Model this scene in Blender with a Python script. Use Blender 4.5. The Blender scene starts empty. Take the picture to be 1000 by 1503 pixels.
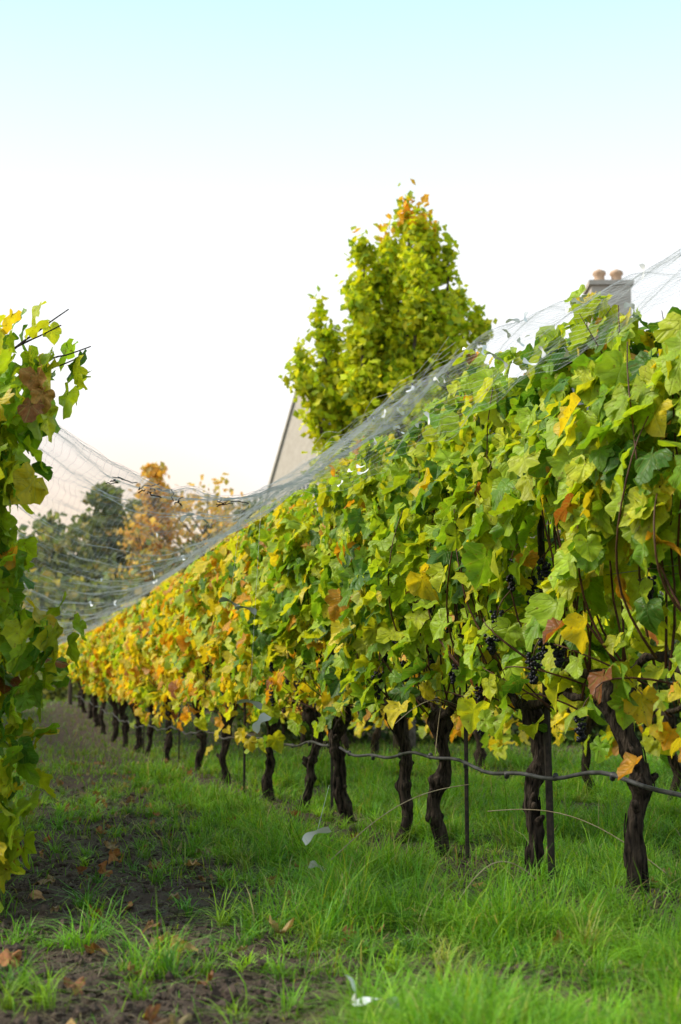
import bpy, bmesh, math
import numpy as np
from mathutils import Vector
R = np.random.default_rng(7)
sc = bpy.context.scene
COL = sc.collection

# ------------------------------------------------------------------ helpers
def vnoise(x, y, seed=0.0):
    x = np.asarray(x, float); y = np.asarray(y, float)
    ix = np.floor(x); iy = np.floor(y); fx = x-ix; fy = y-iy
    def h(a, b):
        v = np.sin(a*127.1+b*311.7+seed*74.7)*43758.5453
        return v-np.floor(v)
    ux = fx*fx*(3-2*fx); uy = fy*fy*(3-2*fy)
    return (h(ix,iy)*(1-ux)+h(ix+1,iy)*ux)*(1-uy)+(h(ix,iy+1)*(1-ux)+h(ix+1,iy+1)*ux)*uy
def fbm(x, y, seed=0.0, o=3):
    s = 0; a = .5; t = 0
    for i in range(o):
        s = s+a*vnoise(np.asarray(x)*2**i, np.asarray(y)*2**i, seed+i*3.3); t += a; a *= .5
    return s/t
def sstep(a, b, x):
    t = np.clip((np.asarray(x, float)-a)/(b-a), 0, 1); return t*t*(3-2*t)
def nrm(v):
    return v/np.maximum(np.linalg.norm(v, axis=-1, keepdims=True), 1e-9)

def mesh_obj(name, V, F, mat, col=None, uv=None, smooth=False, parent=None):
    V = np.ascontiguousarray(V, dtype=np.float32); F = np.ascontiguousarray(F, dtype=np.int32)
    me = bpy.data.meshes.new(name)
    k = F.shape[1]
    me.vertices.add(len(V)); me.vertices.foreach_set("co", V.ravel())
    me.loops.add(F.size); me.loops.foreach_set("vertex_index", F.ravel())
    me.polygons.add(len(F)); me.polygons.foreach_set("loop_start", np.arange(0, F.size, k, dtype=np.int32))
    me.polygons.foreach_set("use_smooth", np.full(len(F), smooth, dtype=bool))
    if col is not None:
        a = me.attributes.new("Col", 'FLOAT_COLOR', 'POINT')
        c = np.ones((len(V), 4), np.float32); c[:, :3] = col
        a.data.foreach_set("color", c.ravel())
    if uv is not None:
        u = me.uv_layers.new(name="UVMap")
        u.data.foreach_set("uv", np.asarray(uv, np.float32)[F.ravel()].ravel())
    me.update(calc_edges=True); me.validate()
    me.materials.append(mat)
    ob = bpy.data.objects.new(name, me); COL.objects.link(ob)
    if parent: ob.parent = parent
    return ob
def empty(name):
    e = bpy.data.objects.new(name, None); COL.objects.link(e); return e

class Acc:
    def __init__(s): s.V=[]; s.F=[]; s.C=[]; s.n=0
    def add(s, V, F, c=None):
        s.V.append(V); s.F.append(np.asarray(F)+s.n); s.n += len(V)
        if c is not None: s.C.append(np.broadcast_to(np.asarray(c,float), (len(V),3)))
    def obj(s, name, mat, smooth=False, parent=None):
        return mesh_obj(name, np.concatenate(s.V), np.concatenate(s.F), mat,
                        np.concatenate(s.C) if s.C else None, None, smooth, parent)

def tube(P, r, sides=8, rough=0.0, seed=0.0):
    P = np.asarray(P, float); k = len(P); r = np.broadcast_to(np.asarray(r, float), (k,))
    T = nrm(np.gradient(P, axis=0))
    ref = np.array([0.13, 0.21, 1.0]) if abs(T[:,2]).mean() < .7 else np.array([1.0, 0.17, 0.1])
    A = nrm(np.cross(T, ref)); B = np.cross(T, A)
    th = np.linspace(0, 2*np.pi, sides, endpoint=False)
    rr = r[:, None]*np.ones((k, sides))
    if rough:
        L = np.concatenate([[0], np.cumsum(np.linalg.norm(np.diff(P, axis=0), axis=1))])
        n = fbm(np.cos(th)[None]*1.6+L[:,None]*3+seed, np.sin(th)[None]*1.6+L[:,None]*2.5, seed, 3)
        n2 = fbm(th[None]*3.0+L[:,None]*2, L[:,None]*14+0*th[None], seed+5, 2)
        n3 = vnoise(th[None]*sides/6.28*.5+L[:,None]*1.5, L[:,None]*9, seed+8)
        rr = rr*(1+rough*(n-.5)*2+rough*.8*(n2-.5)*2+rough*.5*(n3-.5))
    V = P[:,None]+rr[...,None]*(np.cos(th)[None,:,None]*A[:,None]+np.sin(th)[None,:,None]*B[:,None])
    V = V.reshape(-1,3)
    i = np.arange(k-1)[:,None]*sides; j = np.arange(sides)[None]; j2 = (j+1)%sides
    F = np.stack([i+j, i+j2, i+sides+j2, i+sides+j], -1).reshape(-1,4)
    V = np.concatenate([V, P[:1], P[-1:]+T[-1:]*r[-1]*.5]); c0=len(V)-2; c1=len(V)-1
    jj=np.arange(0,sides,2)
    cap0 = np.stack([np.full(len(jj),c0),(jj+2)%sides,(jj+1)%sides,jj],-1)
    o=(k-1)*sides
    cap1 = np.stack([np.full(len(jj),c1),o+jj,o+(jj+1)%sides,o+(jj+2)%sides],-1)
    return V, np.concatenate([F,cap0,cap1])

# ------------------------------------------------------------------ materials
def newmat(name):
    m = bpy.data.materials.new(name); m.use_nodes = True
    nt = m.node_tree; nt.nodes.clear()
    out = nt.nodes.new("ShaderNodeOutputMaterial")
    return m, nt, out
def N(nt, t, **kw):
    n = nt.nodes.new(t)
    for k, v in kw.items(): setattr(n, k, v)
    return n
def math_n(nt, op, a, b=None, clamp=False):
    n = nt.nodes.new("ShaderNodeMath"); n.operation = op; n.use_clamp = clamp
    for i, v in enumerate((a, b)):
        if v is None: continue
        if isinstance(v, (int, float)): n.inputs[i].default_value = v
        else: nt.links.new(v, n.inputs[i])
    return n.outputs[0]
def mixc(nt, f, a, b, mode='MIX'):
    n = nt.nodes.new("ShaderNodeMix"); n.data_type = 'RGBA'; n.blend_type = mode
    for s, v in ((n.inputs[0], f), (n.inputs[6], a), (n.inputs[7], b)):
        if hasattr(v, "links"): nt.links.new(v, s)
        elif isinstance(v, (int, float)): s.default_value = v
        else: s.default_value = (*v, 1)
    return n.outputs[2]

def foliage_mat(name, trans=.4, veins=False, rough=.5, nscale=25, spec=.35):
    m, nt, out = newmat(name); L = nt.links.new
    at = N(nt, "ShaderNodeAttribute", attribute_name="Col")
    geo = N(nt, "ShaderNodeNewGeometry")
    no = N(nt, "ShaderNodeTexNoise"); no.inputs["Scale"].default_value = nscale
    L(geo.outputs["Position"], no.inputs["Vector"])
    f = math_n(nt, 'MULTIPLY_ADD', no.outputs["Fac"], 1.1); f.node.inputs[2].default_value = .45
    c = mixc(nt, 1.0, at.outputs["Color"], f, 'MULTIPLY')
    bmpn = None
    if veins:
        uv = N(nt, "ShaderNodeUVMap", uv_map="UVMap")
        sp = N(nt, "ShaderNodeSeparateXYZ"); L(uv.outputs[0], sp.inputs[0])
        ax = math_n(nt, 'ABSOLUTE', sp.outputs[0]); y = sp.outputs[1]
        ds = []
        for (vx, vy) in ((0,1),(.72,.69),(.98,-.15)):
            a = math_n(nt, 'SUBTRACT', math_n(nt,'MULTIPLY',ax,vy), math_n(nt,'MULTIPLY',y,vx))
            ds.append(math_n(nt,'ABSOLUTE',a))
        w = math_n(nt,'SUBTRACT', y, math_n(nt,'MULTIPLY',ax,.8))
        w = math_n(nt,'PINGPONG', w, .07); ds.append(math_n(nt,'ADD',w,.008))
        d = math_n(nt,'MINIMUM', math_n(nt,'MINIMUM',ds[0],ds[1]), math_n(nt,'MINIMUM',ds[2],ds[3]))
        v = math_n(nt,'SUBTRACT', 1.0, math_n(nt,'DIVIDE', d, .022), clamp=True)
        c = mixc(nt, math_n(nt,'MULTIPLY',v,.35), c, (.38,.46,.10))
        n3 = N(nt, "ShaderNodeTexNoise"); n3.inputs["Scale"].default_value = 48; n3.inputs["Detail"].default_value = 4
        L(geo.outputs["Position"], n3.inputs["Vector"])
        mr = N(nt,"ShaderNodeMapRange"); mr.inputs[1].default_value=.63; mr.inputs[2].default_value=.70; L(n3.outputs["Fac"], mr.inputs[0])
        c = mixc(nt, math_n(nt,'MULTIPLY',mr.outputs[0],.65), c, (.20,.09,.025))
        bmp = N(nt,"ShaderNodeBump"); bmp.inputs["Strength"].default_value=.6; bmp.inputs["Distance"].default_value=.005
        hh = math_n(nt,'SUBTRACT', no.outputs["Fac"], v); L(hh, bmp.inputs["Height"]); bmpn = bmp.outputs[0]
    p = N(nt, "ShaderNodeBsdfPrincipled"); L(c, p.inputs["Base Color"])
    p.inputs["Roughness"].default_value = rough; p.inputs["Specular IOR Level"].default_value = spec
    tr = N(nt, "ShaderNodeBsdfTranslucent")
    c2 = mixc(nt, 1.0, c, (1.4,1.25,.45), 'MULTIPLY'); L(c2, tr.inputs["Color"])
    if bmpn: L(bmpn, p.inputs["Normal"])
    mx = N(nt, "ShaderNodeMixShader"); mx.inputs[0].default_value = trans
    L(p.outputs[0], mx.inputs[1]); L(tr.outputs[0], mx.inputs[2]); L(mx.outputs[0], out.inputs[0])
    return m
def simple_mat(name, ca, cb, scale=20, rough=.8, bump=.3, dist=.01, stretch=(1,1,1), spec=.3, metal=0, detail=6):
    m, nt, out = newmat(name); L = nt.links.new
    tc = N(nt, "ShaderNodeTexCoord"); mp = N(nt, "ShaderNodeMapping"); mp.inputs["Scale"].default_value = stretch
    L(tc.outputs["Object"], mp.inputs[0])
    no = N(nt, "ShaderNodeTexNoise"); no.inputs["Scale"].default_value = scale; no.inputs["Detail"].default_value = detail
    L(mp.outputs[0], no.inputs["Vector"])
    cr = N(nt, "ShaderNodeMapRange"); cr.inputs[1].default_value=.35; cr.inputs[2].default_value=.65
    L(no.outputs["Fac"], cr.inputs[0])
    c = mixc(nt, cr.outputs[0], ca, cb)
    p = N(nt, "ShaderNodeBsdfPrincipled"); L(c, p.inputs["Base Color"])
    p.inputs["Roughness"].default_value = rough; p.inputs["Specular IOR Level"].default_value = spec
    p.inputs["Metallic"].default_value = metal
    b = N(nt, "ShaderNodeBump"); b.inputs["Strength"].default_value = bump; b.inputs["Distance"].default_value = dist
    L(no.outputs["Fac"], b.inputs["Height"]); L(b.outputs[0], p.inputs["Normal"])
    L(p.outputs[0], out.inputs[0]); return m

M_leaf = foliage_mat("vine_leaf", .45, True, .46, 22, .3)
M_tree = foliage_mat("tree_leaf", .42, False, .6, 3)
M_grass = foliage_mat("grass_blade", .38, False, .5, 4)
M_dead = foliage_mat("dead_leaf", .15, True, .7, 60, .2)
M_bark = simple_mat("vine_bark", (.005,.004,.0035), (.075,.056,.044), 55, .9, 1.0, .035, (1,1,.16), .15)
M_cane = simple_mat("cane", (.05,.018,.010), (.12,.05,.024), 30, .6, .2)
M_treebark = simple_mat("tree_bark", (.05,.04,.03), (.12,.1,.08), 12, .9, .6)
M_steel = simple_mat("rusty_steel", (.012,.010,.010), (.04,.03,.025), 40, .6, .3, .003, metal=.2)
M_wire = simple_mat("wire", (.12,.12,.12), (.25,.25,.25), 40, .4, .1, metal=.8)
M_hose = simple_mat("hose_plastic", (.03,.03,.035), (.08,.08,.09), 15, .45, .1)
M_net = simple_mat("net_thread", (.38,.40,.43), (.50,.52,.55), 10, .5, 0)
M_tag = simple_mat("tag_plastic", (.75,.76,.8), (.85,.85,.88), 10, .35, .1)
M_wood = simple_mat("post_wood", (.05,.04,.03), (.12,.09,.07), 20, .9, .5, .01, (1,1,.2))
M_clod = simple_mat("soil_clod", (.030,.020,.016), (.090,.062,.046), 60, .95, .8, .01)
M_wall = simple_mat("house_stucco", (.46,.41,.36), (.52,.47,.42), 8, .9, .2)
M_roof = simple_mat("roof_shingle", (.08,.085,.10), (.14,.145,.165), 5, .85, .5, .03, (1,1,6))
M_trim = simple_mat("house_trim", (.52,.48,.44), (.58,.54,.49), 8, .7, .1)
M_glass = simple_mat("window_glass", (.05,.07,.09), (.09,.11,.14), 2, .1, 0, spec=.8)
M_brick = simple_mat("chimney_stone", (.42,.37,.33), (.50,.44,.40), 8, .9, .4)
M_pot = simple_mat("chimney_pot_clay", (.48,.32,.22), (.55,.38,.27), 8, .8, .2)
m, nt, out = newmat("grape_skin"); M_grape = m
p = N(nt,"ShaderNodeBsdfPrincipled"); no = N(nt,"ShaderNodeTexNoise"); no.inputs["Scale"].default_value=60
c = mixc(nt, no.outputs["Fac"], (.002,.002,.006), (.010,.010,.024)); nt.links.new(c,p.inputs["Base Color"])
p.inputs["Roughness"].default_value=.5; p.inputs["Specular IOR Level"].default_value=.35; nt.links.new(p.outputs[0],out.inputs[0])

# ------------------------------------------------------------------ terrain
def dirtmask(x, y):
    cx = 0.25-0.193*y
    d = np.abs(x-cx+.40*(fbm(y*.8, x*.3, 9)-.5))
    m = 1-sstep(.46, .98, d+.60*(fbm(x*2.3, y*1.7, 3)-.5))
    m = m*(1-.25*sstep(7, 11, y))*np.clip(.50+1.5*(fbm(x*3.4,y*2.4,14)-.12),0,1)
    d2 = np.abs(x-(2.908-.26*y)+.15)
    m2 = (1-sstep(.10,.50,d2+.6*(fbm(x*2,y*2,12)-.5)))*.75
    m3 = sstep(.56,.70, fbm(x*1.6,y*1.2,21))*.65
    return np.clip(np.maximum(np.maximum(m, m2), m3), 0, 1)
def ground(x, y):
    x = np.asarray(x, float); y = np.asarray(y, float)
    g = -.09*sstep(6.3, 7.4, y)*(1-sstep(14, 20, y))
    g = g+.9*sstep(25, 42, y)+1.2*sstep(42, 90, y)
    g = g+.06*(fbm(x*.7, y*.7, 1)-.5)
    dm = dirtmask(x, y)
    near = 1-sstep(14, 25, np.abs(y))
    g = g+near*(.02+.06*dm)*(fbm(x*7, y*7, 5)-.5)-.015*dm*near
    return g

xs = np.unique(np.concatenate([np.linspace(-300,-12,25), np.linspace(-12,-5,60), np.linspace(-5,4.5,420), np.linspace(4.5,12,60), np.linspace(12,300,25)]))
ys = np.unique(np.concatenate([np.linspace(-60,2,25), np.linspace(2,9,330), np.linspace(9,18,200), np.linspace(18,45,100), np.linspace(45,500,50)]))
gx, gy = np.meshgrid(xs, ys); gz = ground(gx, gy)
V = np.stack([gx, gy, gz], -1).reshape(-1, 3); nx = len(xs); ny = len(ys)
ii = (np.arange(ny-1)[:,None]*nx+np.arange(nx-1)[None]).ravel()
F = np.stack([ii, ii+1, ii+1+nx, ii+nx], -1)
dm = dirtmask(V[:,0], V[:,1])*(1-sstep(40,60,V[:,1]))
m, nt, out = newmat("ground_soil_grass"); L = nt.links.new
at = N(nt,"ShaderNodeAttribute",attribute_name="Col"); geo = N(nt,"ShaderNodeNewGeometry")
n1 = N(nt,"ShaderNodeTexNoise"); n1.inputs["Scale"].default_value=9; n1.inputs["Detail"].default_value=8
n2 = N(nt,"ShaderNodeTexNoise"); n2.inputs["Scale"].default_value=55; n2.inputs["Detail"].default_value=6
L(geo.outputs["Position"],n1.inputs["Vector"]); L(geo.outputs["Position"],n2.inputs["Vector"])
soil = mixc(nt, n1.outputs["Fac"], (.024,.016,.013), (.12,.084,.062))
soil = mixc(nt, n2.outputs["Fac"], soil, (.08,.058,.045))
gr = mixc(nt, n1.outputs["Fac"], (.02,.032,.010), (.06,.07,.025))
sp = N(nt,"ShaderNodeSeparateColor"); L(at.outputs["Color"],sp.inputs[0])
f = math_n(nt,'ADD', math_n(nt,'MULTIPLY',sp.outputs[0],1.6), math_n(nt,'MULTIPLY', math_n(nt,'SUBTRACT',n1.outputs["Fac"],.4), 1.2), clamp=True)
c = mixc(nt, f, gr, soil)
p = N(nt,"ShaderNodeBsdfPrincipled"); L(c,p.inputs["Base Color"]); p.inputs["Roughness"].default_value=.95; p.inputs["Specular IOR Level"].default_value=.15
b = N(nt,"ShaderNodeBump"); b.inputs["Strength"].default_value=.9; b.inputs["Distance"].default_value=.02
L(n2.outputs["Fac"],b.inputs["Height"]); L(b.outputs[0],p.inputs["Normal"]); L(p.outputs[0],out.inputs[0])
mesh_obj("ground", V, F, m, col=np.repeat(dm[:,None],3,1), smooth=True)

# ------------------------------------------------------------------ grass
def blades(n, x, y, length, width, lean, cols, segs=3, az=None):
    z = ground(x, y)-.008
    if az is None: az = R.uniform(0, 2*np.pi, n)
    dirv = np.stack([np.cos(az), np.sin(az), 0*az], -1)
    saz = az+np.pi/2+R.normal(0,.5,n)
    side = np.stack([np.cos(saz), np.sin(saz), 0*az], -1)
    base = np.stack([x, y, z], -1)
    V = np.zeros((n, 2*segs+1, 3))
    for s in range(segs+1):
        t = s/segs
        c = base+dirv*(lean*length*t**1.8)[:,None]; c[:,2] += length*(t-.35*lean*t*t*1.3)
        w = width*(1-t)**.6*.5
        if s < segs:
            V[:,2*s] = c-side*w[:,None]; V[:,2*s+1] = c+side*w[:,None]
        else: V[:,2*s] = c
    F = []
    for s in range(segs-1):
        a=2*s; F += [[a,a+1,a+3],[a,a+3,a+2]]
    a = 2*(segs-1); F.append([a,a+1,a+2])
    F = np.array(F)[None]+(np.arange(n)*(2*segs+1))[:,None,None]
    C = np.repeat(cols[:,None], 2*segs+1, 1)
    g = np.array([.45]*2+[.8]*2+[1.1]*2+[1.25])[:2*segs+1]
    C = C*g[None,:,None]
    return V.reshape(-1,3), F.reshape(-1,3), C.reshape(-1,3)
def pal(n, cols, w):
    cols = np.array(cols); i = R.choice(len(cols), n, p=np.array(w)/sum(w))
    c = cols[i]*R.uniform(.75,1.25,(n,1)); return c*R.uniform(.92,1.08,(n,3))
n0 = 420000
yy = 2.6+ (R.random(n0)**1.15)*17
xx = R.uniform(-.36, .40, n0)*yy + R.uniform(-.3,.3,n0)
dmm = dirtmask(xx, yy)
tuft = fbm(xx*3.6, yy*3.6, 31, 2); big = fbm(xx*.9, yy*.9, 41, 2)
keep = R.random(n0) < np.clip((1-dmm)**1.4*np.clip(.08+3.2*(tuft-.41),.04,1), .020, 1)
xx=xx[keep]; yy=yy[keep]; tuft=tuft[keep]; big=big[keep]; dmk=dmm[keep]
n=len(xx)
ln = (.035+.46*np.clip(tuft-.38,0,1)*R.uniform(.3,1.6,n)+.08*big)*(1-.6*dmk)*R.uniform(.65,1.4,n)
wd = (.0032+.00045*yy)*R.uniform(.7,1.3,n)
cl = pal(n, [(.14,.34,.018),(.22,.44,.025),(.08,.22,.015),(.33,.44,.05),(.42,.36,.16)], [38,32,16,10,4])
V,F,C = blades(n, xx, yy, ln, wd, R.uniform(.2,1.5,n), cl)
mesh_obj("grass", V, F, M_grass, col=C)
nt_=1900; ty=2.9+R.random(nt_)**1.1*13; tx=R.uniform(-.33,.36,nt_)*ty
kk=(R.random(nt_)<(1-.93*dirtmask(tx,ty))); tx=tx[kk]; ty=ty[kk]; nt_=len(tx); per=38
x=np.repeat(tx,per)+R.normal(0,.018,nt_*per); y=np.repeat(ty,per)+R.normal(0,.018,nt_*per); n=len(x)
hgt=np.repeat(R.uniform(.08,.23,nt_),per)*R.uniform(.5,1.2,n); tc_=np.repeat(pal(nt_,[(.17,.39,.02),(.26,.47,.03),(.10,.28,.02),(.34,.40,.08)],[3,3,2,.6]),per,0)*R.uniform(.8,1.2,(n,1))
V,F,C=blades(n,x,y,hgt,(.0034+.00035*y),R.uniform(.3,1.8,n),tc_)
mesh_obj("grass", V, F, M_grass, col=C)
n=60000; yy = R.uniform(17,46,n); xx = R.uniform(-.42,.36,n)*yy
k = R.random(n) < (1-.8*dirtmask(xx,yy)); xx=xx[k]; yy=yy[k]; n=len(xx)
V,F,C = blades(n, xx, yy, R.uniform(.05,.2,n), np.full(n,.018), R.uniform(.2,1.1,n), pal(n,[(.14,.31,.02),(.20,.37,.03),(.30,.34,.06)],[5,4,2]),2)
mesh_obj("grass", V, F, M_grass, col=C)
n=15000; yy=2.8+R.random(n)**1.3*14; xx=R.uniform(-.34,.36,n)*yy
V,F,C = blades(n, xx, yy, R.uniform(.03,.13,n), R.uniform(.002,.004,n), R.uniform(1.6,2.3,n), pal(n,[(.30,.25,.16),(.18,.13,.09),(.4,.35,.23)],[4,5,1]),2)
V[:,2] = np.maximum(V[:,2], ground(V[:,0],V[:,1])+.003)
mesh_obj("straw_litter", V, F, M_grass, col=C)

bm = bmesh.new(); bmesh.ops.create_icosphere(bm, subdivisions=1, radius=1)
IV = np.array([v.co[:] for v in bm.verts]); IF = np.array([[v.index for v in f.verts] for f in bm.faces]); bm.free()
bm = bmesh.new(); bmesh.ops.create_icosphere(bm, subdivisions=2, radius=1)
IV2 = np.array([v.co[:] for v in bm.verts]); IF2 = np.array([[v.index for v in f.verts] for f in bm.faces]); bm.free()
n=34000; yy=2.8+R.random(n)**1.3*13; xx=R.uniform(-.36,.36,n)*yy
k=R.random(n)<dirtmask(xx,yy)**1.2; xx=xx[k]; yy=yy[k]; n=len(xx)
sz=.004+.020*R.random(n)**4
ax=R.uniform(.6,1.4,(n,1,3))*sz[:,None,None]
V=IV[None]*ax*(1+.25*R.normal(0,1,(n,len(IV),1)))
V=V+np.stack([xx,yy,ground(xx,yy)+sz*.25],-1)[:,None]
F=IF[None]+(np.arange(n)*len(IV))[:,None,None]
mesh_obj("soil_clods", V.reshape(-1,3), F.reshape(-1,3), M_clod)

# ------------------------------------------------------------------ leaves
half = [(.08,-.15),(.20,-.25),(.33,-.21),(.45,-.12),(.50,.00),(.45,.10),(.52,.20),(.53,.33),(.46,.44),(.35,.47),(.31,.60),(.20,.73),(.09,.83)]
right = np.array(half); left = right[::-1]*[-1,1]
hi = np.concatenate([[(0,-.02)], right, [(0,.90)], left])
half2=[(.22,-.24),(.49,-.05),(.44,.12),(.52,.33),(.34,.47),(.20,.73)]
r2=np.array(half2); lo=np.concatenate([[(0,-.02)], r2, [(0,.90)], r2[::-1]*[-1,1]])
def template(o, ring):
    c = np.array([0,.18]); n=len(o)
    if ring:
        V = np.concatenate([[c], c+(o-c)*.52, o])
        F=[]
        for i in range(n):
            j=(i+1)%n
            F += [[0,1+i,1+j],[1+i,1+n+i,1+n+j],[1+i,1+n+j,1+j]]
    else:
        V = np.concatenate([[c], o]); F=[[0,1+i,1+(i+1)%n] for i in range(n)]
    return V, np.array(F)
THI=template(hi,True); TLO=template(lo,False)
def leafset(P, Nn, T, size, cols, T0, rimcol=None, curl=1.0):
    n=len(P); tv,tf=T0; m=len(tv)
    Nn=nrm(Nn); T=nrm(T-(T*Nn).sum(-1,keepdims=True)*Nn); S=np.cross(T,Nn)
    x=tv[None,:,0]*R.uniform(.92,1.18,(n,1)); y=tv[None,:,1]*np.ones((n,1))
    x=x+.028*R.normal(0,1,(n,m)); y=y+.024*R.normal(0,1,(n,m))
    r=np.sqrt(x*x+(y-.18)**2)
    fold=R.uniform(-.15,.42,(n,1))*curl; dr=R.uniform(0,.55,(n,1))*curl; cup=R.uniform(-.45,.45,(n,1))*curl
    ph=R.uniform(0,6.3,(n,1)); ang=np.arctan2(x,y-.18)
    z=fold*np.abs(x)-dr*np.clip(y,0,2)**2+cup*r*r+.13*curl*r*np.sin(ang*5+ph)+.05*R.normal(0,1,(n,m))*r
    sz=size[:,None,None]
    V=P[:,None]+sz*(x[...,None]*S[:,None]+y[...,None]*T[:,None]+z[...,None]*Nn[:,None])
    F=tf[None]+(np.arange(n)*m)[:,None,None]
    C=np.repeat(cols[:,None],m,1)
    if rimcol is not None:
        w=np.clip((r-.3)*1.8,0,1)[...,None]*rimcol[1][:,None,None]
        C=C*(1-w)+rimcol[0][:,None]*w
    UV=np.repeat(tv[None],n,0)
    return V.reshape(-1,3),F.reshape(-1,3),C.reshape(-1,3),UV.reshape(-1,2)

D=np.array([-.2516,.9678,0.]); NL=np.array([-.9678,-.2516,0.])
LEAFP={'lime':(.34,.49,.028),'green':(.18,.35,.025),'dgreen':(.07,.18,.022),'yg':(.50,.56,.030),'yellow':(.68,.56,.030),'orange':(.66,.32,.025),'brown':(.30,.10,.03)}
LK=list(LEAFP)
def vine_colors(y, h, wf):
    n=len(y)
    far=sstep(10.0,16,y+1.5*(fbm(y*1.1,h*1.5,8)-.5)*4)
    near=np.array([42,22,8,25,3.4,.8,.6]); fr=np.array([18,8,1,26,34,14,1.])
    near=near/near.sum(); fr=fr/fr.sum()
    W=near[None]*(1-far[:,None])+fr[None]*far[:,None]
    patch=fbm(y*2.2,h*2.2,17,2)
    W=W.copy(); W[:,2]*=1+3*(patch<.4); W[:,4:6]*=(1+2.0*(patch>.62))[:,None]
    W/=W.sum(1,keepdims=True)
    cum=W.cumsum(1); k=(R.random(n)[:,None]>cum).sum(1).clip(0,6)
    base=np.array([LEAFP[a] for a in LK])[k]*R.uniform(.75,1.22,(n,1))
    rim=np.array([LEAFP[a] for a in ['yg','lime','green','yellow','orange','brown','brown']])[k]
    rw=np.where(R.random(n)<.35, R.uniform(.2,.9,n), 0.)
    return base,(rim,rw)

def vine_leaves(parent, cx, y0, y1, per_m, topf, botf, thick, clusters=None, lodsplit=13, both=.5, size=(.085,.195), low=.46):
    n=int((y1-y0)*per_m); y=R.uniform(y0,y1,n)
    top=topf(y)+.24*(fbm(y*2.5,0*y,50)-.5)*2; bot=botf(y)+.36*(fbm(y*2.2,0*y+3,51)-.5)
    t=R.random(n)**.95; h=bot+(top-bot)*t
    side=np.where(R.random(n)<both,1.,-1.)
    prof=thick*(.68+.80*(fbm(y*1.9,h*1.9,52)-.5)*2+.25*np.sin(np.pi*np.clip(t,0,1)))*(1-.45*sstep(.8,1,t))
    off=side*prof*(R.random(n)**.45)
    keep=R.random(n)<np.where(h<1.35, low, 1.)
    hole=fbm(y*3.8,h*3.8,60,2)
    hs_=.10 if low<.9 else .45
    keep=keep*(R.random(n)<np.clip(1.35-4.6*np.clip(hole-.50,0,1),hs_,1))
    P=np.stack([cx(y),y,h],-1)+NL*off[:,None]
    if clusters is not None:
        for c in clusters:
            d=P-c; lat=np.hypot(d@D, d[:,2]+.04); fr=(P-c)@NL
            keep=keep*~((lat<.085)&(fr>-.02)&(R.random(n)<.75))
    k=keep>0; y,h,off,side,t,P=y[k],h[k],off[k],side[k],t[k],P[k]; n=len(y)
    Nn=NL[None]*(side*.9)[:,None]+np.array([0,0,1.])*R.uniform(.0,1.1,(n,1))+R.normal(0,.48,(n,3))
    Nn[t>.93,2]+=.6
    T=np.array([0,0,-1.])+NL[None]*(side*.3)[:,None]+R.normal(0,.48,(n,3))
    sz=R.uniform(size[0],size[1],n)*(1-.25*(t>.9))
    cols,rim=vine_colors(y,h,None)
    P=P-nrm(T)*(sz*.3)[:,None]
    lods=(y<lodsplit)
    for sel,TT,nm in ((lods,THI,'leaves_near'),(~lods,TLO,'leaves_far')):
        if sel.sum()==0: continue
        V,F,C,UV=leafset(P[sel],Nn[sel],T[sel],sz[sel],cols[sel],TT,(rim[0][sel],rim[1][sel]))
        mesh_obj(nm,V,F,M_leaf,C,UV,True,parent)

rowx=lambda y:2.908-.26*y
topR=lambda y:np.interp(y,[3,4.5,5.8,6.65,7.56,9.2,13.7,20,26,38],[2.38,2.42,2.45,2.58,2.68,2.66,2.58,2.48,2.42,2.5])
botR=lambda y:.90+ground(rowx(y),y)
clus=[]
def cp(y,h,o): clus.append(np.array([rowx(y),y,h])+NL*o)
for y,h in [(6.7,1.42),(6.85,1.36),(7.1,1.47),(6.7,1.06),(6.62,.98),(9.15,1.15),(9.2,.95),(9.1,1.02),(9.25,1.2),(8.7,1.12),(8.6,1.0),(10.0,1.04),(7.7,.88),(6.3,.70),(7.3,.72),(8.3,1.38),(6.4,1.02),(7.1,1.2),(7.2,1.1),(8.9,1.2),(8.1,1.0),(10.6,1.2),(11.4,1.1),(12.3,1.15),(8.5,1.33)]:
    cp(y,h,R.uniform(.14,.32))
for i in range(26): cp(R.uniform(9.5,22),R.uniform(.9,1.35),R.uniform(.0,.28))
for i in range(8): cp(R.uniform(4.5,9),R.uniform(.95,1.3),R.uniform(-.15,.08))

rowA=empty("grapevine_row")
vine_leaves(rowA,rowx,3.6,13,720,topR,botR,.42,clus,13,.64)
vine_leaves(rowA,rowx,13,39,520,topR,botR,.42,clus[:40],13,.68)
def clump(parent,c,n,rad,size=(.08,.16),TT=THI):
    P=np.array(c)+R.normal(0,1,(n,3))*np.array(rad)
    g=ground(P[:,0],P[:,1])+.05; P[:,2]=np.maximum(P[:,2],g)
    Nn=NL[None]*.9+R.normal(0,.5,(n,3))+[0,0,.4]; T=np.array([0,0,-1.])+R.normal(0,.4,(n,3))
    sz=R.uniform(size[0],size[1],n); cols,rim=vine_colors(P[:,1],P[:,2],None)
    V,F,C,UV=leafset(P,Nn,T,sz,cols,TT,rim); mesh_obj("leaf_shoot",V,F,M_leaf,C,UV,True,parent)
for y in [12.6,13.6,15.2,17.4,19.5,22,11.2,7.0,5.9]:
    c=[rowx(y),y,.74 if y>10 else .92]+NL*.25; clump(rowA,c,16,(.12,.15,.15))

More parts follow.
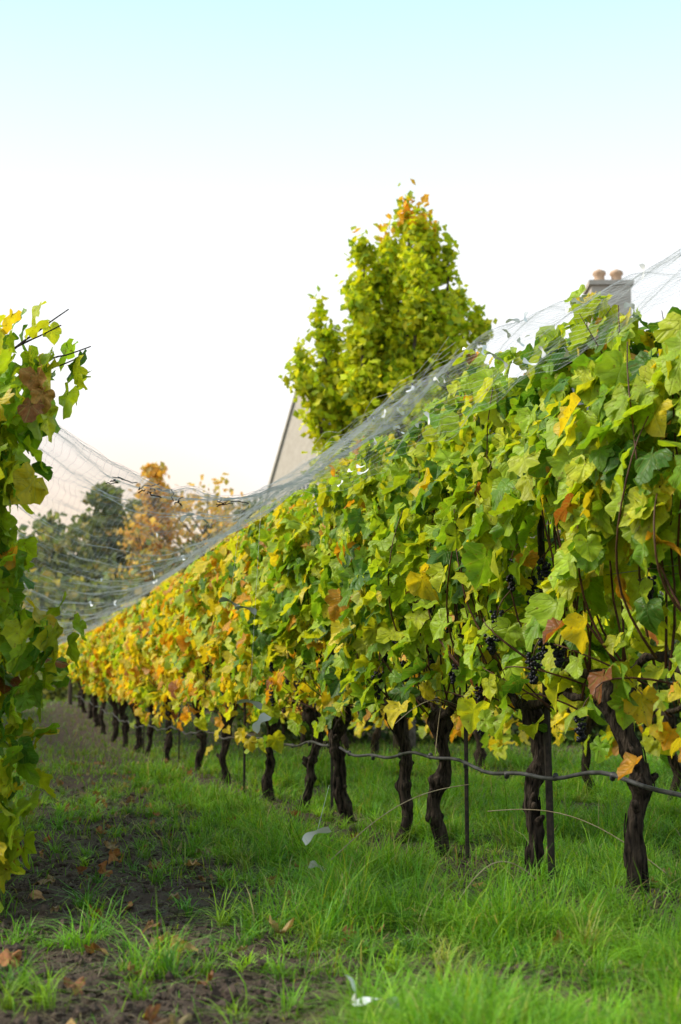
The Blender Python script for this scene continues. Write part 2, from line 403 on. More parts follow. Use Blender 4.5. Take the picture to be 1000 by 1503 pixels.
tb=[(4.9,.0),(6.27,-.15),(7.35,-.05),(8.75,-.09),(9.6,-.05),(11.0,-.04),(12.3,.0),(13.7,-.05),(16.0,0),(18.1,-.02),(20.7,-.07),(22.9,0),(24.7,0),(26.7,.03)]+[(y,0) for y in (28.5,30.3,32.,33.9,35.8,37.6)]
def trunks(parent, cx, tb, hi=True):
    bark=Acc(); cane=Acc()
    for i,(y,dx) in enumerate(tb):
        x=cx(y); g=float(ground(x,y)); k=60 if hi else 14
        t=np.linspace(0,1,k); H=.86+R.uniform(-.06,.06)
        ph=R.uniform(0,6.3,4); am=R.uniform(.02,.05)
        px=x+dx*t+am*(np.sin(t*5+ph[0])-math.sin(ph[0]))+.016*np.sin(t*14+ph[1])
        py=y+am*np.sin(t*4+ph[2])*t+R.uniform(-.08,.08)*t
        pz=g-.05+(H+.05)*t
        r=.041*R.uniform(.82,1.25)*(1-.12*t)+.026*np.exp(-(t/.06)**2)+.032*np.exp(-((t-.93)/.08)**2)
        for q_ in R.uniform(.15,.85,4): r=r+R.uniform(.004,.016)*np.exp(-((t-q_)/R.uniform(.02,.05))**2)
        V,F=tube(np.stack([px,py,pz],-1),r,28 if hi else 8,.50,i*7.7); bark.add(V,F)
        if hi:
            for q_ in R.uniform(.3,.97,4):
                j=int(q_*(k-1)); a_=R.uniform(0,6.3); p0=np.array([px[j],py[j],pz[j]]); d=np.array([math.cos(a_)*.07,math.sin(a_)*.07,.05])
                V,F=tube(p0+d*np.linspace(0,1,5)[:,None],[.024,.022,.018,.015,.011],8,.4,i+q_*9); bark.add(V,F)
            for q_ in range(9):
                j=int(R.uniform(.1,.75)*(k-1)); a_=R.uniform(0,6.3); jj=np.arange(j,min(j+9,k)); off_=np.array([math.cos(a_),math.sin(a_),0])
                c=np.stack([px[jj],py[jj],pz[jj]],-1)+off_*(r[jj]*1.02+.006*np.linspace(0,1,len(jj))**2)[:,None]
                V,F=tube(c,.0035,4); bark.add(V,F)
        top=np.array([px[-1],py[-1],pz[-1]-.03])
        for s in (-1,1):
            L_=.66; q=np.linspace(0,1,20)
            cpnt=top+D*s*(q*L_)[:,None]; cpnt[:,2]+=.10*np.sin(q*2.4)+.02*np.sin(q*11+ph[3]); cpnt[:,0]+=.018*np.sin(q*9+ph[1])
            V,F=tube(cpnt,.024-.010*q+.006*np.sin(q*23)**2,10 if hi else 6,.35,i*3.1+s); bark.add(V,F)
            for kk in range(5 if hi else 3):
                q0=R.uniform(.1,1); b=top+D*s*q0*L_+[0,0,.06]
                tt=np.linspace(0,1,9); ln=topR(y)-1.0+R.uniform(-.4,.05)
                o=R.normal(0,.10,2); bow=R.uniform(-.1,.18)
                c=b+np.stack([D[0]*o[0]*tt,D[1]*o[0]*tt,ln*tt],-1)+NL*((bow*np.sin(tt*2.6)+o[1]*tt)[:,None])
                c+=.012*np.sin(tt[:,None]*12+R.uniform(0,6,(1,3)))
                V,F=tube(c,.006-.0035*tt,6); cane.add(V,F)
            for kk in range(3):
                q0=R.uniform(0,1); b=top+D*s*q0*L_
                tt=np.linspace(0,1,8)
                c=b+NL*(.28*np.sin(tt*2.)[:,None]*R.uniform(.5,1.2))+D*(tt*R.uniform(-.4,.4))[:,None]; c[:,2]+=.5*tt*R.uniform(.3,1.4)-.25*tt*tt
                V,F=tube(c,.005-.003*tt,6); cane.add(V,F)
    bark.obj("trunks",M_bark,True,parent); cane.obj("canes",M_cane,True,parent)
trunks(rowA,rowx,tb)
ca=Acc()
for k in range(18):
    y=R.uniform(4.9,8.6); b=np.array([rowx(y),y,.98])+NL*R.uniform(.0,.25)
    tt=np.linspace(0,1,12); a=R.uniform(-.5,.5)
    c=b+D*(a*tt+.05*np.sin(tt*7))[:,None]+NL*((.22*np.sin(tt*2.5)*R.uniform(.6,1.3))[:,None]); c[:,2]+=R.uniform(.6,1.3)*tt
    V,F=tube(c,.006-.0035*tt,6); ca.add(V,F)
for k in range(12):
    y=R.uniform(4.8,12); h=float(topR(y)); b=np.array([rowx(y),y,h-.25])+NL*R.uniform(-.1,.3)
    tt=np.linspace(0,1,8); c=b+D*(R.uniform(-.3,.3)*tt)[:,None]+NL*(R.uniform(-.15,.25)*tt)[:,None]; c[:,2]+=R.uniform(.15,.32)*tt
    V,F=tube(c,.004-.0025*tt,6); ca.add(V,F)
ca.obj("shoots",M_cane,True,rowA)
g=Acc(); st=Acc()
for c in clus:
    nb=R.integers(45,75); L_=R.uniform(.10,.17)
    t=R.random(nb)**.8; rad=.042*(1-t*.72)*np.sqrt(R.random(nb)); an=R.uniform(0,6.3,nb)
    P=np.stack([rad*np.cos(an),rad*np.sin(an),-t*L_],-1)+c+[0,0,.06]
    rr=R.uniform(.0075,.0100,nb)
    V=(IV2[None]*rr[:,None,None]+P[:,None]).reshape(-1,3)
    F=(IF2[None]+(np.arange(nb)*len(IV2))[:,None,None]).reshape(-1,3); g.add(V,F)
    q=np.linspace(0,1,5)[:,None]; V,F=tube(np.array(c)+[0,0,.04]+q*np.array([0,0,.16])-NL*.12*q*q,.003,6); st.add(V,F)
g.obj("grape_clusters",M_grape,True,rowA); st.obj("grape_stems",M_cane,True,rowA)

# left row
rowxL=lambda y:-.23-.26*y
topL=lambda y:np.interp(y,[5.3,5.8,6.2,8,20,38],[2.28,2.40,2.44,2.40,2.4,2.5])
botL=lambda y:np.interp(y,[5.3,6.8,8.5],[.12,.12,.6])+ground(rowxL(y),y)
rowB=empty("grapevine_row")
vine_leaves(rowB,rowxL,5.65,8,1500,topL,botL,.36,None,12,.62,(.085,.165),1.)
vine_leaves(rowB,rowxL,8,12,600,topL,botL,.38,None,12,.62,(.10,.19),1.)
vine_leaves(rowB,rowxL,12,36,260,topL,botL,.40,None,12,.6)
clump(rowB,[-1.24,5.95,.98],30,(.07,.16,.13)); clump(rowB,[-1.37,5.8,.42],60,(.07,.16,.20)); clump(rowB,[-1.31,5.9,2.18],60,(.09,.16,.12))
clump(rowB,[-1.36,5.8,.72],30,(.07,.14,.16)); clump(rowB,[-1.44,5.75,1.8],50,(.06,.16,.25)); clump(rowB,[-1.44,5.75,1.35],40,(.05,.16,.2))
trunks(rowB,rowxL,[(y,0) for y in np.arange(6.4,36,1.5)],False)
tw=Acc()
for (a,b_) in (((-1.45,6,2.22),(-1.08,5.95,2.32)),((-1.45,6,2.30),(-1.17,5.9,2.47)),((-1.4,6,2.18),(-1.14,6.05,2.30)),((-1.5,5.9,2.25),(-1.20,5.9,2.40))):
    tt=np.linspace(0,1,9)[:,None]; a=np.array(a); b_=np.array(b_)
    c=a+(b_-a)*tt+.008*np.sin(tt*14); V,F=tube(c,(.006-.0035*tt[:,0]),6); tw.add(V,F)
tw.obj("twig_tips",M_bark,True,rowB)
V,F,C,UV=leafset(np.array([[-1.22,5.6,2.12],[-1.20,5.6,2.05],[-1.24,5.6,2.00]]),np.array([[-.3,-1,.2],[.4,-1,.1],[0,-1,.3]]),np.array([[.1,0,-1],[.3,0,-1.],[-.2,0,-1]]),np.array([.11,.09,.10]),np.array([(.36,.18,.05),(.46,.25,.07),(.24,.10,.04)]),THI,None,2.2)
mesh_obj("dry_leaves",V,F,M_dead,C,UV,True,rowB)

rowxC=lambda y:6.05-.26*y
rowC=empty("grapevine_row")
vine_leaves(rowC,rowxC,6,40,260,topR,lambda y:.45+ground(rowxC(y),y),.42,None,1,.7,(.13,.22))
trunks(rowC,rowxC,[(y,0) for y in np.arange(6.4,38,1.5)],False)

# ------------------------------------------------------------------ stakes, wires, hose
def stake(y,dx,h,lean=0,r=.012,mat=M_steel,nm="vineyard_stake"):
    x=rowx(y)+dx; gz_=float(ground(x,y)); t=np.linspace(0,1,6)
    a=Acc()
    V,F=tube(np.stack([x+lean*t,y+0*t,gz_-.1+(h+.1)*t],-1),r,6); a.add(V,F)
    V,F=tube(np.stack([x+lean*t,y+.016+0*t,gz_-.1+(h+.1)*t],-1),r*.55,4); a.add(V,F)
    return a.obj(nm,mat,False)
for y,dx,h,l in [(7.3,.05,2.2,-.03),(8.55,.06,2.2,0),(13.9,-.22,1.1,0),(11.6,.04,2.2,0),(16.6,.05,2,0),(20.,.05,2,0),(24,.05,2,0),(5.6,.05,2.2,0)]:
    stake(y,dx,h,l,.019 if y<8 else .013)
a=Acc(); V,F=tube(np.array([[rowx(38.6)-.15,38.6,z] for z in np.linspace(.6,2.7,6)]),.06,8); a.add(V,F)
V,F=tube(np.array([[rowx(38.6)-.15,38.6,2.7],[rowx(38.6)-.15,38.6,2.74]]),.066,8); a.add(V,F); a.obj("wooden_post",M_wood)
w=Acc()
for h,o in ((.95,0),(1.35,.12),(1.35,-.12),(1.85,.15),(2.3,0)):
    y=np.linspace(4,38.5,60); P=np.stack([rowx(y),y,h+.02*np.sin(y*2.2)],-1)+NL*o; V,F=tube(P,.0018,4); w.add(V,F)
w.obj("trellis_wires",M_wire,False)
hs=Acc(); y=np.linspace(3.8,38,260); P=np.stack([rowx(y)-.07,y,.47+.028*np.sin(y*2.3)+.012*np.sin(y*7)-.05*sstep(6.4,5.6,y)],-1)
P[:,2]+=np.interp(y,[25,40],[0,.7]); V,F=tube(P,.010,8); hs.add(V,F)
for y in np.arange(5.7,20,.62):
    t=np.linspace(0,1,4); P=np.stack([rowx(y)-.07+0*t,y+.03*t,.475+.028*np.sin(y*2.3)-.02*t],-1); V,F=tube(P,.014,8); hs.add(V,F)
hs.obj("irrigation_hose",M_hose,True)
ar=Acc()
for (a0,b0,mh) in (((-.05,6.6,.10),(.62,7.0,.42),.02),((.55,8.4,.5),(.62,8.5,.9),.0),((.3,7.9,.7),(.75,8.3,.76),.04),((.7,6.9,.3),(1.5,6.5,.02),.06),((1.2,5.2,.05),(1.6,4.9,.16),.08),((.4,5.4,.03),(.75,5.5,.14),.07)):
    t=np.linspace(0,1,16)[:,None]; a0=np.array(a0); b0=np.array(b0); c=a0+(b0-a0)*t; c[:,2]+=(mh+.06)*np.sin(t[:,0]*np.pi)
    V,F=tube(c,.0022,4); ar.add(V,F)
ar.obj("dry_stalks",simple_mat("dry_stalk",(.30,.23,.14),(.42,.35,.23)),True)

# ------------------------------------------------------------------ bird netting
M3a=np.array([[1,0,0],[-.5,0,.87],[-.5,0,-.87]]); M3b=np.array([[0,1,0],[0,-.5,.87],[0,-.5,-.87]])
def threads(G, r, offs, acc):
    a,b,_=G.shape
    V=G[:,:,None,:]+r*offs[None,None]; V=V.reshape(-1,3)
    i=np.arange(a)[:,None,None]; j=np.arange(b-1)[None,:,None]; s=np.arange(3)[None,None]; s2=(s+1)%3
    base=(i*b+j)*3
    F=np.stack([base+s,base+s2,base+3+s2,base+3+s],-1).reshape(-1,4); acc.add(V,F)
def alley(u,q):
    yn=6.3+1.5*u; y=yn+(38.-yn)*q
    xl=rowxL(y)+.35; xr=rowx(y)-.28; hl=2.28+0*y; hr=topR(y)+.02
    sag=(.62-.22*q**.5)*(1-.25*sstep(10,30,y))
    x=xl+(xr-xl)*u; h=hl+(hr-hl)*u-sag*4*u*(1-u)
    h=h+.14*(fbm(x*1.6+3,y*.8,70)-.5)+.07*(fbm(x*6,y*2.5,71)-.5)
    x=x+.12*(fbm(x*2,y*1.3,72)-.5); y=y+.16*(fbm(x*2+9,y*1.1,73)-.5)+.05*(fbm(x*7,y*7,74)-.5)
    return np.stack([x,y,h],-1)
net=Acc()
nu=84; u=1-(1-np.linspace(0,1,nu))**1.25; q=np.linspace(0,1,220)**1.6
U,Q=np.meshgrid(u,q,indexing='ij'); threads(alley(U,Q),.00058,M3a,net)
u=np.linspace(0,1,46); q=np.linspace(0,1,640)**1.3
Q,U=np.meshgrid(q,u,indexing='ij'); threads(alley(U,Q),.00058,M3b,net)
def overrow(s,y):
    Hh=topR(y)+.14; low=np.interp(y,[4,6,7,9,11.5,13],[.35,.45,.66,.66,.3,.1])
    a=-.55+1.1*s-.06*(s>.8)
    h=Hh-(low*np.clip((s-.5)/.5,0,1)**1.4)-.35*np.clip((.35-s)/.35,0,1)**1.6
    h=h+.06*(fbm(a*3,y*1.7,80)-.5)+.07*(1-np.abs(2*s-1.1)).clip(0,1)*fbm(y*2,0*y,83)
    P=np.stack([rowx(y),y,h],-1)+NL*(a*(.9+.25*fbm(y*1.8,s*2,81))+.05)[...,None]
    P[...,1]+=.10*(fbm(s*4,y*2,82)-.5); P[...,2]+=.03*(fbm(s*9,y*6,84)-.5); return P
s=np.linspace(0,1,46); y=np.linspace(3.9,13.5,170); S,Y=np.meshgrid(s,y,indexing='ij'); threads(overrow(S,Y),.00045,M3a,net)
s=np.linspace(0,1,30); y=np.linspace(3.9,13.5,330); Y,S=np.meshgrid(y,s,indexing='ij'); threads(overrow(S,Y),.00045,M3b,net)
for k in range(10):
    y=np.linspace(7.6,38,170); o=R.uniform(0,6.3,3)
    P=np.stack([rowx(y)+0*y,y,topR(y)+.03+.04*np.sin(y*3+o[0])+.02*np.sin(y*9+o[1])+R.normal(0,.03)],-1)+NL*(.30+.05*np.sin(y*2.1+o[2])+R.normal(0,.04))[:,None]
    threads(P[None],.0007,M3a,net)
for k in range(4):
    u=np.linspace(0,1,90); P=alley(u,0*u+.0005*k); P[:,2]+=.015*np.sin(u*50+k); threads(P[None],.0007,M3b,net)
net.obj("bird_netting",M_net,False)

db=Acc()
for (u_,q_) in [(.22,.012),(.27,.012),(.30,.010),(.36,.01),(.47,.02),(.49,.02)]:
    c0=alley(np.array(u_),np.array(q_))
    for k in range(4):
        t=np.linspace(0,1,6)[:,None]; d=R.normal(0,.04,3); d[2]*=.5
        c=c0+R.normal(0,.012,3)+d*t+R.normal(0,.004,(6,3)); V,F=tube(c,R.uniform(.002,.0035),6); db.add(V,F)
db.obj("twig_debris",M_bark,True)
def tag(c,L_,w_,ax_,tw_=1.0,string=None):
    t=np.linspace(0,1,12); ax_=nrm(np.array(ax_,float)); up=nrm(np.cross(ax_,[.3,1,.1])); fw=np.cross(ax_,up)
    ang=tw_*np.sin(t*3+c[0]*9)+.6
    cen=np.array(c)+ax_*((t-.5)*L_)[:,None]+up*(.10*L_*np.sin(t*4))[:,None]
    wv=(up*np.cos(ang)[:,None]+fw*np.sin(ang)[:,None])*(w_*.5*(.7+.3*np.sin(t*9)))[:,None]
    V=np.concatenate([cen-wv,cen+wv]); i=np.arange(11); F=np.stack([i,i+1,i+13,i+12],-1)
    a=Acc(); a.add(V,F)
    if string is not None:
        q=np.linspace(0,1,6)[:,None]; p0=np.array(c,float); V,F=tube(p0+q*(np.array(string)-p0),.0006,4); a.add(V,F)
    a.obj("plastic_tag",M_tag,True)
tag((-.70,9,1.44),.14,.06,(1,.2,-.35),.5,(-.62,8.9,2.1)); tag((-.60,9,1.40),.14,.045,(1,0,-.1),.5)
tag((-.57,9,.81),.16,.05,(1,.2,-.1),.3,(-.50,8.9,2.1)); tag((-.50,9,.69),.13,.07,(.5,.1,.8),.4)
tag((-.10,6,.27),.12,.045,(1,.0,.6),.3,(-.05,6.4,.45)); tag((-.095,6,.14),.07,.05,(1,.1,-.3),.3)
tag((.03,3.75,.08),.09,.035,(.2,.3,-.6),1.0); tag((.09,3.7,.06),.12,.035,(1,.3,.05),1.2)
for k in range(34):
    y=R.uniform(5.3,9.5); P=overrow(np.array(R.uniform(.4,.98)),np.array(y)); tag(tuple(P+NL*.03),R.uniform(.04,.08),.024,R.normal(0,1,3),.5)
for k in range(18):
    P=alley(np.array(R.uniform(.15,.8)),np.array(R.uniform(.03,.5))); tag(tuple(P),R.uniform(.05,.11),.03,R.normal(0,1,3),.5)

n=280; yy=3.2+R.random(n)**1.0*17; xx=(.3-.2*yy)+R.normal(0,.75,n)
xx[:80]=R.uniform(-.22,.3,80)*yy[:80]
P=np.stack([xx,yy,ground(xx,yy)+.025],-1); Nn=R.normal(0,.5,(n,3))+[0,0,1.]; T=R.normal(0,1,(n,3))
V,F,C,UV=leafset(P,Nn,T,R.uniform(.035,.085,n),pal(n,[(.36,.15,.06),(.24,.11,.05),(.46,.29,.14),(.30,.21,.12)],[4,3,2,3]),THI,None,2.6)
mesh_obj("fallen_leaves",V,F,M_dead,C,UV,True)

# ------------------------------------------------------------------ trees
def cards(P, size, cols):
    n=len(P); Nn=nrm(R.normal(0,1,(n,3))); T=nrm(np.cross(Nn,R.normal(0,1,(n,3)))); S=np.cross(Nn,T)
    s=size[:,None]
    V=np.stack([P-T*s*.6,P+S*s*.45+Nn*s*.1,P+T*s*.6,P-S*s*.45+Nn*s*.1],1).reshape(-1,3)
    F=np.arange(n*4).reshape(-1,4); return V,F,np.repeat(cols,4,0)
def limb_tree(name, base, limbs, leafsz, npc, colf, spread, trunk_r, shoots=11, mat=M_tree):
    e=empty(name); w=Acc(); LP=[]; base=np.array(base,float)
    for (tx,ty,tz,z0,wd) in limbs:
        t=np.linspace(0,1,14); tip=np.array([tx,ty,tz]); s=np.array([base[0],base[1],base[2]+z0])
        c=s+(tip-s)*np.stack([t**.6,t**.6,t],-1); c[:,:2]+=.05*np.sin(t*7+tx)[:,None]
        V,F=tube(c,trunk_r*.45*(1-t)+.012,6); w.add(V,F)
        for k in range(shoots):
            q=.18+.80*(k+R.random())/shoots; p0=s+(tip-s)*np.array([q**.6,q**.6,q])
            ln=wd*(1.12-q)*R.uniform(.6,1.2); az=R.uniform(0,6.3)
            d=np.array([np.cos(az),np.sin(az),R.uniform(.5,1.2)])*ln
            tt=np.linspace(0,1,5)[:,None]; V,F=tube(p0+d*tt,.018*(1-tt[:,0]*.7),4); w.add(V,F)
            for j in range(4):
                f=.3+.25*j; m_=int(npc*R.uniform(.4,1.3))
                LP.append(p0+d*f+R.normal(0,1,(m_,3))*spread*(1.2-q*.6)*np.array([1,1,.9]))
        m_=int(npc*1.8); LP.append(tip+R.normal(0,1,(m_,3))*spread*[.5,.5,1.2])
    t=np.linspace(0,1,16); H=limbs[0][2]; c=np.stack([base[0]+(limbs[0][0]-base[0])*t,base[1]+(limbs[0][1]-base[1])*t,base[2]-.2+(H-base[2])*t],-1)
    V,F=tube(c,trunk_r*(1-t*.93),10,.1); w.add(V,F); w.obj("trunk_and_limbs",M_treebark,True,e)
    P=np.concatenate(LP); V,F,C=cards(P,R.uniform(leafsz*.7,leafsz*1.3,len(P)),colf(P)); mesh_obj("crown",V,F,mat,C,None,False,e)
    return e
def gcol(P):
    n=len(P); c=pal(n,[(.52,.60,.02),(.64,.66,.03),(.36,.48,.02),(.20,.32,.015)],[4,3,3,.8])
    k=(P[:,2]>9.2+.5*R.random(n))&(R.random(n)<.6); c[k]=np.array([.74,.42,.03])*R.uniform(.8,1.2,(k.sum(),1)); return c
Yt=25.
limbs=[(1.25,Yt,9.75,3.0,.95),(.36,Yt-.2,9.0,3.2,.62),(.85,Yt+.4,9.25,3.2,.65),(1.65,Yt+.2,9.3,3.2,.7),(1.45,Yt-.3,9.45,3.6,.7),(1.95,Yt-.1,8.9,3.3,.7),(2.2,Yt+.5,8.2,3.,.8),(2.42,Yt-.5,7.5,2.8,.85),
 (-.38,Yt,7.7,3.0,.5),(-.72,Yt-.3,6.9,3.2,.5),(2.55,Yt+.4,6.7,2.4,1.0),(.3,Yt-.8,7.9,2.8,.65),(1.3,Yt-1.,8.3,2.8,.9),(1.9,Yt-.9,7.2,2.6,1.0),(.9,Yt+1.2,8.0,2.6,.9),(.5,Yt-.9,6.4,2.4,.55),(1.6,Yt-1,6.0,1.5,1.1),(.25,Yt-.3,7.0,2.6,.5),(.6,Yt+.1,8.5,3,.7),(1.2,Yt-.4,8.8,3,.85),(1.0,Yt-.8,7.0,2,.9),(2.,Yt-.4,7.6,2.4,1.0),(1.0,Yt,8.2,2.5,.9),(0.,Yt+.2,6.9,3.0,.5)]
limb_tree("ginkgo_tree",(1.1,Yt,float(ground(1.1,Yt))),limbs,.125,50,gcol,.17,.2)

def blob_tree(name, x, y, H, Wd, cols, w, nclump=60, npc=110, leafsz=.3, conical=False, parent=None, sph=.5):
    e=parent or empty(name); g0=float(ground(x,y)); wac=Acc(); LP=[]
    t=np.linspace(0,1,10); V,F=tube(np.stack([x+.1*np.sin(t*5),y+0*t,g0-.2+H*.92*t],-1),.22*(1-t*.9),8,.1); wac.add(V,F)
    for k in range(nclump):
        q=R.uniform(.12,1)
        rad=(Wd*(1.03-q) if conical else Wd*np.sqrt(max(0,1-((q-.5)/.52)**2)))*np.sqrt(R.random())
        az=R.uniform(0,6.3); c=np.array([x+rad*np.cos(az),y+rad*np.sin(az),g0+H*q])
        tt=np.linspace(0,1,4)[:,None]; s=np.array([x,y,g0+H*max(q-.18,.05)]); V,F=tube(s+(c-s)*tt,.05*(1-.7*tt[:,0]),4); wac.add(V,F)
        cs=sph*R.uniform(.5,1.4)*(1.1-.6*q if conical else 1)
        LP.append(c+R.normal(0,1,(npc,3))*cs*np.array([1,1,.6]))
    P=np.concatenate(LP); c=pal(len(P),cols,w); V,F,C=cards(P,R.uniform(leafsz*.6,leafsz*1.3,len(P)),c)
    wac.obj("trunk_and_limbs",M_treebark,True,e); mesh_obj("crown",V,F,M_tree,C,None,False,e); return e
GD=[(.13,.17,.06),(.20,.23,.07),(.36,.31,.08)]; OR=[(.72,.44,.10),(.80,.58,.16),(.42,.34,.10)]  # GD lightened to stand in for haze; OR has sunset glow in its colours
dist=empty("distant_trees")
for (x,y,H,Wd,con) in [(-15.5,60,6.5,2.6,0),(-13.2,64,7.6,2.0,1),(-11.6,62,7.4,2.2,0),(-10.0,60,8.8,2.2,1),(-8.9,62,8.2,1.8,1),(-3.6,62,8.0,1.5,0),(-5.,66,7.2,2.4,0),(-7.2,58,5.2,2.4,0),(-12.8,56,4.5,3,0),(-10,54,4.2,3,0),(-17,58,5.5,3,0),(-20,62,7,3,0),(-24,60,7,3.,0),(-2,64,6,3,0)]:
    blob_tree("t",x,y,H,Wd,GD,[4,4,2],60,55,.34,bool(con),dist,.55)
blob_tree("sunset_tinted_tree",-7.9,59,9.6,2.4,OR,[4,4,3],60,55,.26,True,None,.5)  # orange crowns: low sunset light painted into the leaf colours
blob_tree("sunset_tinted_tree",-5.7,60,8.7,2.6,OR,[3,4,4],44,50,.26,False,None,.6)
P=[]
for k in range(190):
    x=R.uniform(-26,8); y=R.uniform(44,52); P.append(np.array([x,y,float(ground(x,y))+R.uniform(.2,2.4)])+R.normal(0,1,(90,3))*[.6,.6,.4])
P=np.concatenate(P); V,F,C=cards(P,R.uniform(.15,.35,len(P)),pal(len(P),[(.16,.20,.06),(.24,.27,.07),(.48,.38,.09)],[4,4,1.5])); mesh_obj("hedge",V,F,M_tree,C)
P=[]
for k in range(150):
    x=R.uniform(-2,15); y=R.uniform(27.5,29.5); P.append(np.array([x,y,float(ground(x,y))+R.uniform(.1,2.2)])+R.normal(0,1,(110,3))*[.35,.35,.3])
P=np.concatenate(P); V,F,C=cards(P,R.uniform(.10,.2,len(P)),pal(len(P),[(.04,.08,.02),(.08,.13,.03)],[4,4])); mesh_obj("hedge",V,F,M_tree,C)
n=200; hx=np.linspace(-260,260,n); hy=np.linspace(0,60,14)
HX,HY=np.meshgrid(hx,hy); HZ=2+ (9+9*(fbm(HX*.012,HX*0,90)-.3)+1.5*fbm(HX*.2,HY*.2,91))*np.sin(np.clip(HY/60,0,1)*np.pi/2)
V=np.stack([HX,HY+190,HZ-1],-1).reshape(-1,3); ii=(np.arange(13)[:,None]*n+np.arange(n-1)[None]).ravel(); F=np.stack([ii,ii+1,ii+1+n,ii+n],-1)
mesh_obj("wooded_hill",V,F,simple_mat("hill_woods",(.12,.14,.09),(.20,.20,.13),.6,.95,1,.5),smooth=True)

# ------------------------------------------------------------------ house
house=empty("stucco_house")
def poly(name, pts, faces, mat):
    me=bpy.data.meshes.new(name); me.from_pydata([tuple(p) for p in pts],[],faces); me.materials.append(mat)
    o=bpy.data.objects.new(name,me); COL.objects.link(o); o.parent=house; return o
def gabled(o, rdir, W, Lh, zE, zR, ov=.25, tag_="", edge=None):
    rd=nrm(np.array([*rdir,0.])); wd=np.array([rd[1],-rd[0],0.])
    o=np.array([*o,0.])
    def pt(a,b,z): return o+rd*a+wd*b+np.array([0,0,z])
    h=W/2
    poly("walls"+tag_,[pt(0,-h,0),pt(0,h,0),pt(0,h,zE),pt(0,0,zR),pt(0,-h,zE),pt(Lh,-h,0),pt(Lh,h,0),pt(Lh,h,zE),pt(Lh,0,zR),pt(Lh,-h,zE)],
      [(0,1,2,3,4),(9,8,7,6,5),(1,6,7,2),(0,4,9,5)],M_wall)
    sl=(zR-zE)/h; e=ov
    for s,nm in ((1,"roof_front"),(-1,"roof_back")):
        a0,a1=.0,Lh+e; t=.07
        P=[pt(a0,0,zR+.01),pt(a1,0,zR+.01),pt(a1,s*(h+e),zE-sl*e+.01),pt(a0,s*(h+e),zE-sl*e+.01)]
        P+= [p_+np.array([0,0,t]) for p_ in P]
        poly(nm+tag_,P,[(0,1,2,3),(7,6,5,4),(0,4,5,1),(1,5,6,2),(2,6,7,3),(3,7,4,0)],M_roof)
        Q=[pt(a0-.02,0,zR-.02),pt(a0-.02,s*(h+e),zE-sl*e-.02),pt(a0-.02,s*(h+e),zE-sl*e+.09),pt(a0-.02,0,zR+.09)]
        Q+=[q_-rd*.03 for q_ in Q]
        poly("rake_board"+tag_,Q,[(0,1,2,3),(7,6,5,4),(0,4,5,1),(1,5,6,2),(2,6,7,3),(3,7,4,0)],M_trim)
    def window(c, ud, nd, w_, h_):
        for nm,ww,hh,off,mt in (("window_frame",w_+.16,h_+.16,.03,M_trim),("window_pane",w_,h_,.05,M_glass)):
            P=[c+nd*off+ud*sx*ww/2+np.array([0,0,sz_*hh/2]) for sx,sz_ in ((-1,-1),(1,-1),(1,1),(-1,1))]; P+=[p_-nd*off*1.0-nd*.01 for p_ in P]
            poly(nm,P,[(0,1,2,3),(0,4,5,1),(1,5,6,2),(2,6,7,3),(3,7,4,0)],mt)
        for k in (-.5,0.,.5):
            b=c+ud*k*w_*.66; P=[b+nd*.065+ud*sx*.025+np.array([0,0,sz_*h_/2]) for sx,sz_ in ((-1,-1),(1,-1),(1,1),(-1,1))]; poly("mullion",P,[(0,1,2,3)],M_trim)
    window(pt(0,.1,zE-.2),wd,-rd,.45,.9); window(pt(0,0,zE-2.9),wd,-rd,.9,1.4)
    for a in np.arange(1.5,Lh-1,2.6): window(pt(a,h,zE-1.4),rd,wd,1.0,1.4); window(pt(a,h,zE-4.2),rd,wd,1.0,1.4)
    return pt
gabled((-.88,32),(.80,.60),3.0,8.,5.5,8.35,.02)
pt=gabled((5.2,35.5),(1,.1),7.,9.,6.6,9.9,.3,"_main")
def box(name,c,s,mat):
    bm=bmesh.new(); bmesh.ops.create_cube(bm,size=1); bmesh.ops.scale(bm,vec=s,verts=bm.verts); bmesh.ops.bevel(bm,geom=bm.edges[:],offset=.02,segments=2)
    me=bpy.data.meshes.new(name); bm.to_mesh(me); bm.free(); me.materials.append(mat); o=bpy.data.objects.new(name,me); o.location=c; COL.objects.link(o); o.parent=house
box("chimney_stack",(6.85,35.3,9.95),(1.0,.8,2.8),M_brick); box("chimney_cap",(6.85,35.3,11.40),(1.14,.94,.12),M_brick)
for dx in (-.22,.22):
    V,F=tube(np.array([[6.85+dx,35.3,z] for z in (11.45,11.55,11.69,11.74,11.81)]),np.array([.16,.14,.13,.18,.16]),12); mesh_obj("chimney_pot",V,F,M_pot,None,None,True,house)

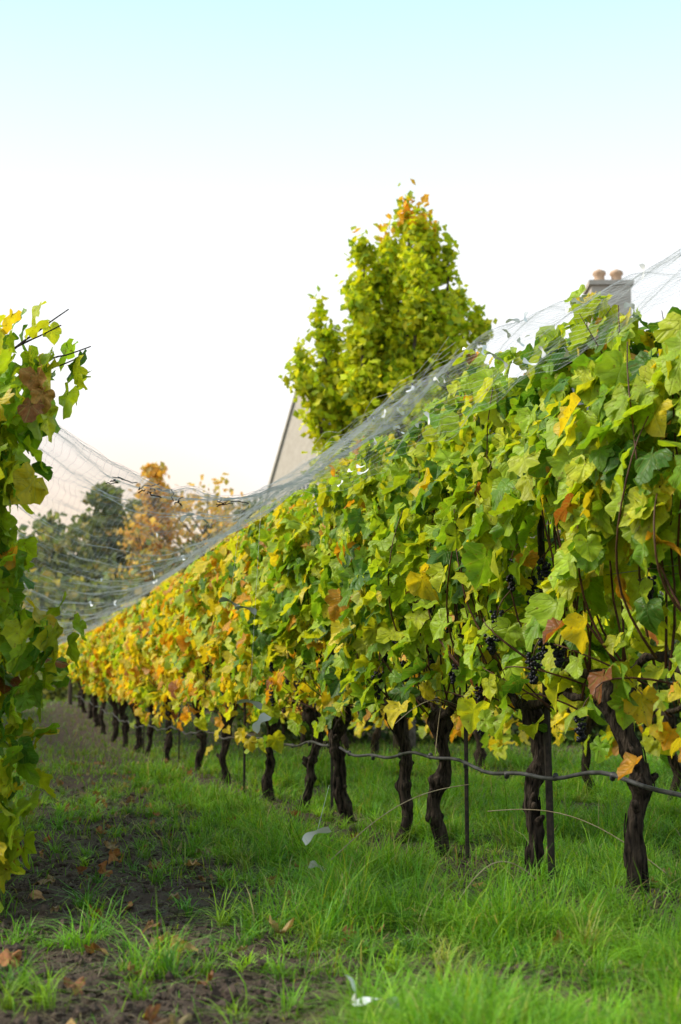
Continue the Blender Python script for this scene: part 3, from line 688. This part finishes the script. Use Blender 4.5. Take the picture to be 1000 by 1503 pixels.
# ------------------------------------------------------------------ light, sky, camera
sun_el=math.radians(40); az=math.radians(-86)
dirs=Vector((math.sin(az)*math.cos(sun_el),math.cos(az)*math.cos(sun_el),math.sin(sun_el)))
ld=bpy.data.lights.new("sun","SUN"); ld.energy=4.9; ld.angle=math.radians(20); ld.color=(1,.91,.74)
lo_=bpy.data.objects.new("sun",ld); COL.objects.link(lo_); lo_.rotation_euler=dirs.to_track_quat('Z','Y').to_euler()
w=bpy.data.worlds.new("World"); sc.world=w; w.use_nodes=True; nt=w.node_tree; nt.nodes.clear(); L=nt.links.new
sk=nt.nodes.new("ShaderNodeTexSky"); sk.sky_type='NISHITA'; sk.sun_disc=False; sk.sun_elevation=sun_el; sk.sun_rotation=az; sk.air_density=1.0; sk.dust_density=2.5; sk.ozone_density=1.0
tc=N(nt,"ShaderNodeTexCoord"); sx=N(nt,"ShaderNodeSeparateXYZ"); L(tc.outputs["Generated"],sx.inputs[0])
ramp=N(nt,"ShaderNodeValToRGB"); L(sx.outputs[2],ramp.inputs[0])
stops=[(0.0,(.76,.69,.63)),(.13,(.80,.78,.77)),(.22,(.83,.83,.83)),(.31,(.78,.80,.805)),(.46,(.49,.72,.75)),(.7,(.44,.60,.69)),(1.,(.40,.54,.63))]
el=ramp.color_ramp.elements
while len(el)<len(stops): el.new(.5)
for e_,(ps,cc) in zip(el,stops): e_.position=ps; e_.color=(*cc,1)
dt=N(nt,"ShaderNodeVectorMath",operation='DOT_PRODUCT'); L(tc.outputs["Generated"],dt.inputs[0]); dt.inputs[1].default_value=(-.17,.985,-.02)
wm=N(nt,"ShaderNodeMapRange"); wm.interpolation_type='SMOOTHSTEP'; wm.inputs[1].default_value=.965; wm.inputs[2].default_value=.999; L(dt.outputs["Value"],wm.inputs[0])
veil=mixc(nt, math_n(nt,'MULTIPLY',wm.outputs[0],.9), ramp.outputs[0], (.76,.57,.38))
veil=mixc(nt,1.0,veil,(10.3,10.3,10.3),'MULTIPLY')
skc=mixc(nt,.9,sk.outputs[0],veil)
bg=nt.nodes.new("ShaderNodeBackground"); bg.inputs[1].default_value=.15; o=nt.nodes.new("ShaderNodeOutputWorld")
L(skc,bg.inputs[0]); L(bg.outputs[0],o.inputs[0])

cd=bpy.data.cameras.new("camera"); cam=bpy.data.objects.new("camera",cd); COL.objects.link(cam)
cam.location=(0,0,.8); cam.rotation_euler=(math.radians(90+7.74),0,0)
cd.sensor_fit='VERTICAL'; cd.sensor_height=36; cd.sensor_width=24; cd.lens=50; cd.clip_end=2000; cd.clip_start=.05
cd.dof.use_dof=True; cd.dof.focus_distance=7.2; cd.dof.aperture_fstop=3.4
sc.camera=cam
sc.view_settings.view_transform='Standard'; sc.view_settings.look='None'; sc.view_settings.exposure=0
